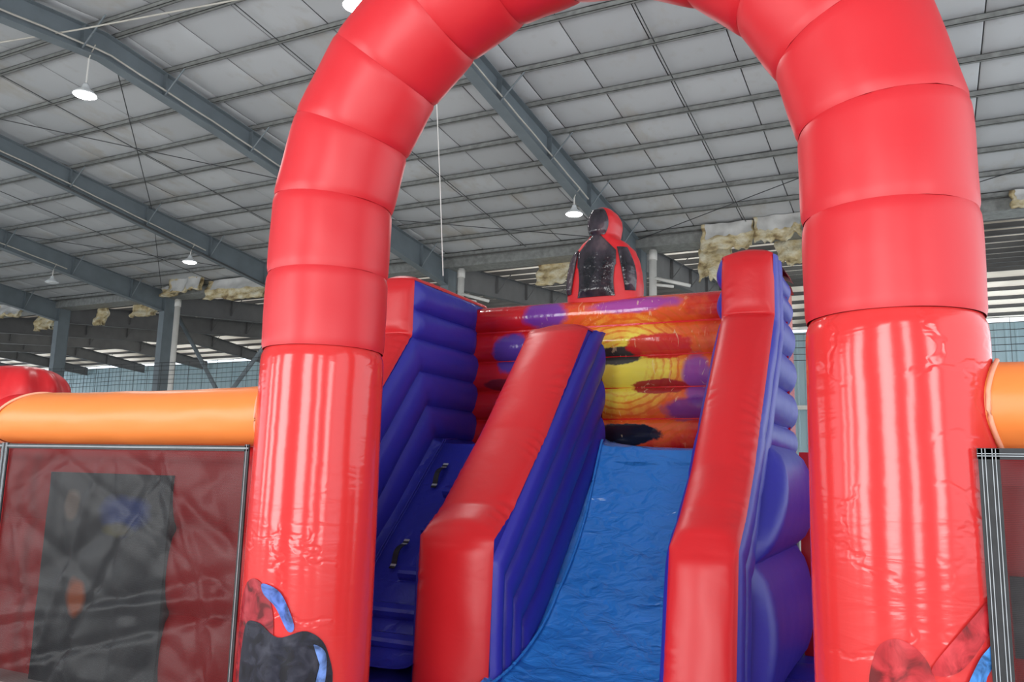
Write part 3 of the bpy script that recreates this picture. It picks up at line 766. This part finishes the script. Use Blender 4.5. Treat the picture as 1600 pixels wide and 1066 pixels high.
# climbing ramp
RB = [(8.95, 2.08), (8.12, 2.09), (7.92, 1.98), (7.3, 1.36), (6.6, .66), (6.15, .24), (5.9, .16)]
rp = bed(RB, -5.0, -3.78, 'climbing_ramp', M_RAMP, slide, .014, 2.6, 9.0, .02)
m = MB(); m.tube([(-4.83, p.x-.02, p.y+.03) for p in smooth_path(RB, 5)[4:28]], .009, 5); m.tube([(-4.80, p.x-.02, p.y+.03) for p in smooth_path(RB, 5)[4:28]], .006, 5); m.out('seam_welt', M_RAMP, rp, True)
def step_block(u0, u1, s):
    y = 7.92-s*.707; z = 1.98-s*.707; m = MB()
    n = Vector((0, -.707, .707)); d = Vector((0, -.707, -.707))
    a = [Vector((u, y, z)) for u in (u0, u1)]
    prof = [(-.11, 0.0), (-.07, .05), (0, .075), (.035, .07), (.05, .03), (.05, -.03)]
    vs = []
    for p in a:
        for q, h in prof: vs.append(p+d*q+n*h)
    k = len(prof); fs = [(i, i+1, k+i+1, k+i) for i in range(k-1)]+[tuple(range(k))[::-1], tuple(range(k, 2*k))]
    m.add(vs, fs); m.out('step', M_RAMP, rp)
for s, a in ((.64, -4.47), (1.17, -4.47), (1.70, -4.47), (2.12, -4.93), (2.42, -4.93)): step_block(a, -3.85, s)
def handle(s, u):
    m = MB(); n = Vector((0, -.707, .707)); d = Vector((0, -.707, -.707)); c = Vector((u, 7.92-s*.707, 1.98-s*.707))
    nn = 14; L = .36
    pts = []
    for i in range(nn+1):
        t = i/nn; h = .02+.055*max(0, math.sin(PI*(t-.16)/.68)) if .16 < t < .84 else .02
        pts.append(c+d*(L*(t-.5))+n*h)
    for i in range(nn):
        a, b_ = pts[i], pts[i+1]; hw = .030; ux = Vector((hw, 0, 0))
        stitched = i in (0, 2, 12) or i == 13
        m.hexa([a-ux, a+ux, b_+ux, b_-ux, a-ux+n*.006, a+ux+n*.006, b_+ux+n*.006, b_-ux+n*.006], 1 if stitched and i % 2 == 0 else 0)
    m.out('handle_strap', [M_WEB, M_STITCH], rp)
handle(.40, -4.64); handle(1.47, -4.60)

# --- inflatable bust on top of the back wall: red backing, plain dark front
bust = thing('inflatable_figure', (-3.28, 8.95, 3.84), 'red backed inflatable bust with plain dark glossy front above the slide', 'inflatable figure')
def hw(z):
    z = z-.06; pr = [(3.78, .47), (3.95, .475), (4.1, .46), (4.25, .43), (4.38, .38), (4.48, .29), (4.545, .19), (4.58, .165), (4.63, .178), (4.72, .195), (4.80, .185), (4.87, .15), (4.92, .10), (4.945, .03)]
    for (a, wa), (b, wb) in zip(pr[:-1], pr[1:]):
        if z <= b: t = (z-a)/(b-a); t = t*t*(3-2*t)*.5+t*.5; return wa+(wb-wa)*t
    return .03
UC = -3.38
def bust_pt(z, ang, grow=0):
    wv = hw(z)+grow; dp = min(.24, .10+wv*.8)+grow
    ca, sa = math.cos(ang), math.sin(ang)
    return (UC+wv*math.copysign(abs(ca)**.75, ca), 9.26+dp*math.copysign(abs(sa)**.75, sa), z)
m = MB(); nzr, na = 60, 48
zs = [3.74+(5.003-3.74)*i/nzr for i in range(nzr+1)]
for z in zs:
    for j in range(na): m.v.append(Vector(bust_pt(z, 2*PI*j/na)))
for i in range(nzr):
    for j in range(na): m.f.append((i*na+j, i*na+(j+1) % na, (i+1)*na+(j+1) % na, (i+1)*na+j)); m.m.append(0)
m.f.append(tuple(nzr*na+j for j in range(na))); m.m.append(0)
m.out('backing', M_RED, bust, True)
def front_patch(name, uc, za, zb, halfw, seedv):
    m = MB()
    def fn(a, b):
        z = za+(zb-za)*b; wv = halfw(b); du = uc(b)+wv*(2*a-1)
        x = du/max(.02, hw(z)); x = max(-.97, min(.97, x)); ca = math.copysign(abs(x)**(1/.75), x)
        sa = -math.sqrt(max(0, 1-ca*ca)); dp = min(.24, .10+hw(z)*.8)
        edge = min(a, 1-a)
        return (UC+x*hw(z), 9.26+dp*math.copysign(abs(sa)**.75, sa)-.012-.05*math.sin(PI*a)**.5*min(1, min(b, 1-b)*8+.2), z)
    m.grid(fn, 20, 36); m.out(name, M_BUST, bust, True)
front_patch('head_front', lambda b: -.03, 4.62, 4.97, lambda b: .045+.105*math.sin(PI*min(1, .12+.88*b*.97))**.6, 1)
front_patch('torso_front', lambda b: -.03, 3.86, 4.63, lambda b: (.24-.30*b*(.5-b) if b < .5 else .25) if b < .72 else .25-.72*(b-.72), 2)
for sg in (-1, 1):
    front_patch('arm_front', lambda b: sg*(.40-.02*sg-.10*b**2), 3.92, 4.46, lambda b: .055+.02*math.sin(PI*b), 3+sg)

# --- arch
arch = thing('inflatable_arch', (-1.957, 4.6, 0), 'big red inflatable arch spanning the foreground', 'arch')
UA, VA, RA, ZS, RT = -1.957, 4.6, 1.853, 3.47, .43
def centre(s):
    """arc length from height 2.57 on the left leg"""
    L1 = ZS-2.57; La = PI*RA
    if s < L1: return Vector((UA-RA, VA, 2.57+s)), Vector((0, 0, 1))
    if s < L1+La:
        a = PI-(s-L1)/RA; return Vector((UA+RA*math.cos(a), VA, ZS+RA*math.sin(a))), Vector((math.sin(a), 0, -math.cos(a)))
    return Vector((UA+RA, VA, ZS-(s-L1-La))), Vector((0, 0, -1))
LT = 2*(ZS-2.57)+PI*RA; NS = 14
def seg(i):
    c0, t0 = centre(LT*i/NS); c1, t1 = centre(LT*(i+1)/NS); m = MB(); nr, na = 16, 56
    ch = (c1-c0).normalized()
    def ring(c, t):
        nrm = Vector((-t.z, 0, t.x)); vs = []
        for j in range(na):
            a = 2*PI*j/na; k = 1/max(.6, ch.dot(t))
            vs.append((c, nrm*math.cos(a)*RT*k+Vector((0, 1, 0))*math.sin(a)*RT))
        return vs
    A, B = ring(c0, t0), ring(c1, t1)
    for q in range(nr+1):
        b = q/nr; e = min(b, 1-b); pin = 1-.022*math.exp(-e/.03)+.006*math.sin(PI*b)
        for j in range(na):
            ca = A[j][0].lerp(B[j][0], b); r = A[j][1].lerp(B[j][1], b)
            wr = .004*math.sin(j*2*PI/na*26+6*nz(j*.2, i*3.1))*math.exp(-e/.09)*max(0, nz(j*.12, i*1.7)+.2)+.006*nz(j*.18, b*2, i)
            m.v.append(ca+r*(pin+wr/RT))
    for q in range(nr):
        for j in range(na):
            m.f.append((q*na+j, q*na+(j+1) % na, (q+1)*na+(j+1) % na, (q+1)*na+j)); m.m.append(0)
    m.out('arch_segment', M_ARCH, arch, True)
for i in range(NS): seg(i)
def leg(u):
    m = MB(); nr, na = 60, 72
    for q in range(nr+1):
        z = .0+2.57*q/nr; e = 2.57-z
        k = 1-.05*math.exp(-e/.03)+.022*math.exp(-((z-1.0)/.9)**2)-.03*math.exp(-z/.06)
        for j in range(na):
            a = 2*PI*j/na; fold = .004*nz(1.2*math.cos(a)+u, 1.2*math.sin(a), z*1.6)+.0025*nz(1.5*math.cos(a)+u*2, 1.5*math.sin(a)+4, z*7)
            m.v.append(Vector((u+RT*(k+fold)*math.cos(a), VA+RT*(k+fold)*math.sin(a), z)))
    for q in range(nr):
        for j in range(na): m.f.append((q*na+j, q*na+(j+1) % na, (q+1)*na+(j+1) % na, (q+1)*na+j)); m.m.append(0)
    return m.out('leg', M_LEG, arch, True)
legL, legR = leg(UA-RA), leg(UA+RA)
def print_mat(nm, col):
    m, nt, b = nodes_of(nm); n = N(nt, 'ShaderNodeTexNoise', i_Scale=9.0, i_Detail=4.0, i_Distortion=1.0); nt.links.new(worldpos(nt, (1, 1, 1)), n.inputs[0])
    nt.links.new(ramp(nt, n.outputs[0], [(.35, tuple(c*.35 for c in col)), (.5, col), (.7, tuple(min(1, c*1.5+.02) for c in col))]), b.inputs['Base Color']); b.inputs['Roughness'].default_value = .16; return m
# abstract splashes of colour printed on the legs
def splash(par, u, polys):
    for li, (pts, col, nm) in enumerate(polys):
        m = MB(); P = pts; n = 10
        cx = sum(p[0] for p in P)/len(P); cz = sum(p[1] for p in P)/len(P)
        def pt(a, z):
            k = RT*1.026+.004+.004*li; return (u+k*math.sin(a), VA-k*math.cos(a), z)
        rings = 5; N_ = len(P)*6; loop = []
        for i in range(len(P)):
            p0, p1, p2, p3 = (Vector(P[(i+d) % len(P)]) for d in (-1, 0, 1, 2))
            for j in range(6):
                t = j/6; loop.append(.5*((2*p1)+(-p0+p2)*t+(2*p0-5*p1+4*p2-p3)*t*t+(-p0+3*p1-3*p2+p3)*t**3))
        m.v.append(Vector(pt(cx, cz)))
        for r in range(1, rings+1):
            for q in loop: m.v.append(Vector(pt(cx+(q.x-cx)*r/rings, cz+(q.y-cz)*r/rings)))
        for j in range(N_): m.f.append((0, 1+j, 1+(j+1) % N_)); m.m.append(0)
        for r in range(rings-1):
            for j in range(N_): m.f.append((1+r*N_+j, 1+(r+1)*N_+j, 1+(r+1)*N_+(j+1) % N_, 1+r*N_+(j+1) % N_)); m.m.append(0)
        m.out(nm, print_mat(nm, col), par, True)

splash(legL, UA-RA, [([(-.62, .55), (-.52, .92), (-.25, 1.04), (.05, .98), (.22, .76), (.1, .40), (-.5, .35)], (.30, .015, .025), 'printed_splash'),
    ([(-.35, .72), (-.05, .78), (.30, .70), (.70, .74), (1.0, .62), (1.0, .35), (-.3, .30)], (.014, .015, .028), 'printed_splash'),
    ([(.00, 1.02), (.30, .97), (.52, .78), (.44, .74), (.24, .88), (.02, .96)], (.08, .15, .48), 'printed_splash'),
    ([(.80, .66), (.98, .60), (.98, .42), (.86, .42), (.90, .56)], (.13, .24, .58), 'printed_splash')])
splash(legR, UA+RA, [([(-.34, .80), (-.30, 1.00), (-.1, 1.07), (.12, 1.02), (.24, .90), (.2, .75)], (.42, .018, .025), 'printed_splash'),
    ([(.20, .95), (.5, 1.12), (.85, 1.26), (1.22, 1.38), (1.22, 1.26), (.8, 1.10), (.45, .95)], (.46, .020, .028), 'printed_splash'),
    ([(.50, .86), (.66, 1.0), (.85, 1.08), (1.02, 1.20), (1.08, 1.14), (.96, 1.03), (.74, .93), (.62, .80)], (.07, .28, .75), 'printed_splash')])
# --- orange beams with nets
def beam(x0, x1, par, shear=None, mat=None, name='beam'):
    m = MB(); n = 60; na = 40; r = .222
    for i in range(n+1):
        x = x0+(x1-x0)*i/n; e = min(i, n-i)/n*(abs(x1-x0)); k = 1-.05*math.exp(-e/.03)
        for j in range(na):
            a = 2*PI*j/na; fo = .006*nz(x*3, math.cos(a)*2, math.sin(a)*2)
            xs_ = x if not shear else x+shear(math.cos(a)*r, math.sin(a))*((1-i/n) if x1 > x0 else 0)
            m.v.append(Vector((xs_, VA+(r*k+fo)*math.cos(a), 2.125+(r*k+fo)*math.sin(a)-.012*math.sin(PI*i/n))))
    for i in range(n):
        for j in range(na): m.f.append((i*na+j, i*na+(j+1) % na, (i+1)*na+(j+1) % na, (i+1)*na+j)); m.m.append(0)
    return m.out(name, mat or M_ORANGE, par, True)
def creased(x, z, seed, lines):
    h = 0
    for (px, pz, nx_, nz_, wd, am) in lines:
        d = (x-px)*nx_+(z-pz)*nz_
        h += am*max(0, 1-abs(d)/wd)
    return h+.02*nz(x*1.2, z*1.2, seed)
def net(x0, x1, z0, z1, par, seed, nl, yv):
    r = random.Random(seed); lines = []
    for i in range(nl):
        a = r.uniform(0, PI); lines.append((r.uniform(x0, x1), r.uniform(z0, z1), math.cos(a), math.sin(a), r.uniform(.04, .16), r.uniform(-.034, .034)))
    m = MB(); ex = .06
    def fn(a, b):
        x = x0+(x1-x0)*a; z = z0+(z1-z0)*b; e = min(min(a, 1-a)*(x1-x0), min(b, 1-b)*(z1-z0)); k = min(1, e/.15)
        return (x, yv+creased(x, z, seed, lines)*k, z)
    m.grid(fn, int((x1-x0)*44), int((z1-z0)*44)); return m.out('net', M_NET, par, True)
def webbing(pts_lo, pts_hi, par, rows, along, yv):
    m = MB(); (xa, za), (xb, zb) = pts_lo, pts_hi
    m.box((xa, yv-.022, za), (xb, yv-.01, zb), 0)
    for r in rows:
        if along == 'x': m.box((xa, yv-.027, za+(zb-za)*r-.0018), (xb, yv-.0225, za+(zb-za)*r+.0018), 1)
        else: m.box((xa+(xb-xa)*r-.0016, yv-.027, za), (xa+(xb-xa)*r+.0016, yv-.0225, zb), 1)
    m.out('webbing', [M_WEB, M_STITCH], par)
nl = thing('net_fence', (-5.8, VA, 0), 'orange beam with creased black net hanging left of the arch', 'net fence', 'orange beams with nets')
beam(-7.02, -4.1, nl, lambda y, sn: .75*y+.17*sn)
NL, NR = 4.37, 4.30
net(-6.90, -4.24, .02, 1.875, nl, 5, 46, NL)
webbing((-6.90, 1.858), (-4.21, 1.897), nl, (.45, .62), 'x', NL)
webbing((-6.98, .02), (-6.89, 1.905), nl, (.16, .30, .70, .84), 'z', NL)
webbing((-4.245, .02), (-4.205, 1.905), nl, (.5,), 'z', NL)
net(-8.4, -6.96, .02, 1.875, nl, 9, 20, NL)
webbing((-8.46, .02), (-8.38, 1.905), nl, (.16, .30, .70, .84), 'z', NL); webbing((-8.4, 1.858), (-6.96, 1.897), nl, (.45, .62), 'x', NL)
nr_ = thing('net_fence', (1.4, VA, 0), 'orange beam with black net right of the arch, cut by the frame', 'net fence', 'orange beams with nets')
beam(.16, 3.2, nr_)
net(.30, 2.9, .02, 1.885, nr_, 15, 30, NR)
webbing((.218, 1.865), (2.9, 1.915), nr_, (.30, .50), 'x', NR)
webbing((.222, .02), (.306, 1.912), nr_, (.18, .34, .66, .82), 'z', NR)
# seam tape collars where the beams meet the legs
def collar(u_leg, sg, par):
    m = MB(); pts = []; n = 48; r = .226
    for j in range(n+1):
        a = 2*PI*j/n; y = r*math.cos(a); z = 2.125+r*math.sin(a)
        x = u_leg+sg*(math.sqrt(max(0, (RT*1.015)**2-y*y))+.012); pts.append((x, VA+y, z))
    m.tube(pts, .012, 6); m.out('seam_tape', M_SEAM, par, True)
collar(UA-RA, -1, nl); collar(UA+RA, 1, nr_)
# seam of the left beam on the corner post
m = MB(); pts = []
for j in range(49):
    a = 2*PI*j/48; y = .226*math.cos(a); pts.append((-7.02+.75*y+.17*math.sin(a), VA+y, 2.12+.226*math.sin(a)))
m.tube(pts, .012, 6); m.out('seam_tape', M_SEAM, nl, True)

# --- corner post
post = thing('corner_post', (-7.645, 4.87, 0), 'red round-topped inflatable corner post at the left end of the orange beam', 'inflatable post')
m = MB(); na = 56; prof = []
pr_ = .42
for i in range(24): prof.append((pr_*(1-.02*math.cos(i)), 2.30*i/23))
for i in range(1, 15):
    a = PI/2*i/14; prof.append((pr_*math.cos(a)**.62 if i < 14 else .004, 2.30+.34*math.sin(a)**.9))
for q, (r, z) in enumerate(prof):
    for j in range(na):
        a = 2*PI*j/na; g = 0
        if z > 2.3: g = .035*math.sin(a*9+2*nz(math.cos(a)*2, math.sin(a)*2))*math.sin(min(1, (z-2.3)/.34)*PI*.8)
        g += .012*nz(2*math.cos(a), 2*math.sin(a), z*2)
        m.v.append(Vector((-7.645+(r+g*r/pr_)*math.cos(a), 4.87+(r+g*r/pr_)*math.sin(a), z)))
for q in range(len(prof)-1):
    for j in range(na): m.f.append((q*na+j, q*na+(j+1) % na, (q+1)*na+(j+1) % na, (q+1)*na+j)); m.m.append(0)
m.out('post_body', M_RED, post, True)

m = MB(); na = 36
for i in range(13):
    for j in range(na):
        a = 2*PI*j/na; x = -7.02+.75*.222*math.cos(a)+.17*math.sin(a); t = i/12; rr = .222*(1+.25*t*t)
        m.v.append(Vector((x+(-7.7-x)*t, VA+.18*t+rr*math.cos(a), 2.12+rr*math.sin(a))))
for q in range(12):
    for j in range(na): m.f.append((q*na+j, q*na+(j+1) % na, (q+1)*na+(j+1) % na, (q+1)*na+j)); m.m.append(0)
m.out('sleeve', M_RED, post, True)

# --- low red walls behind the nets, with dark printed panels
def low_wall(x0, x1, y, h, label, px0, px1, pz0, pz1, mat):
    t = thing('inflatable_wall', ((x0+x1)/2, y, 0), label, 'inflatable wall', 'low red walls behind the nets')
    n = 3; zz = [h*i/n for i in range(n+1)]
    m = MB(); m.box((x0, y+.06, .02), (x1, y+.4, h-.04)); m.out('wall_core', M_RED, t)
    for i in range(n):
        m = MB(); za, zb = zz[i], zz[i+1]
        m.grid(lambda a, b: (x0+(x1-x0)*a, y+.06-.07*math.sin(PI*b)**.55-.005*nz(a*20, b*2), za+(zb-za)*b), 40, 10); m.out('wall_tube', M_RED, t, True)
    if mat:
        m = MB(); m.grid(lambda a, b: (px0+(px1-px0)*a, y-.035-.008*nz(a*5, b*5), pz0+(pz1-pz0)*b), 30, 24); m.box((px0, y-.025, pz0), (px1, y+.05, pz1)); m.out('printed_panel', mat, t, True)
low_wall(-7.6, -4.28, 4.62, 1.9, 'low red wall with dark printed panel seen through the left net', -6.64, -5.20, .0, 1.67, M_DARKPRINT)
low_wall(-.30, 4.0, 5.6, 1.75, 'low red wall seen through the right net', .38, 1.6, .80, 1.24, M_DARKPRINT)
low_wall(-1.15, 3.5, 8.95, 2.04, 'low red wall sliver between the slide and the right arch leg', 0, 0, 0, 0, None)

# hanging string
m = MB(); m.tube([(-4.68, 7.6, 3.90), (-4.77, 7.6, 5.0), (-4.86, 7.6, 6.0), (-5.3, 7.6, 11.6)], .006, 5); tag(m.out('string', M_WHITE), 'thin white string rising from the left slide wall to the roof', 'string')
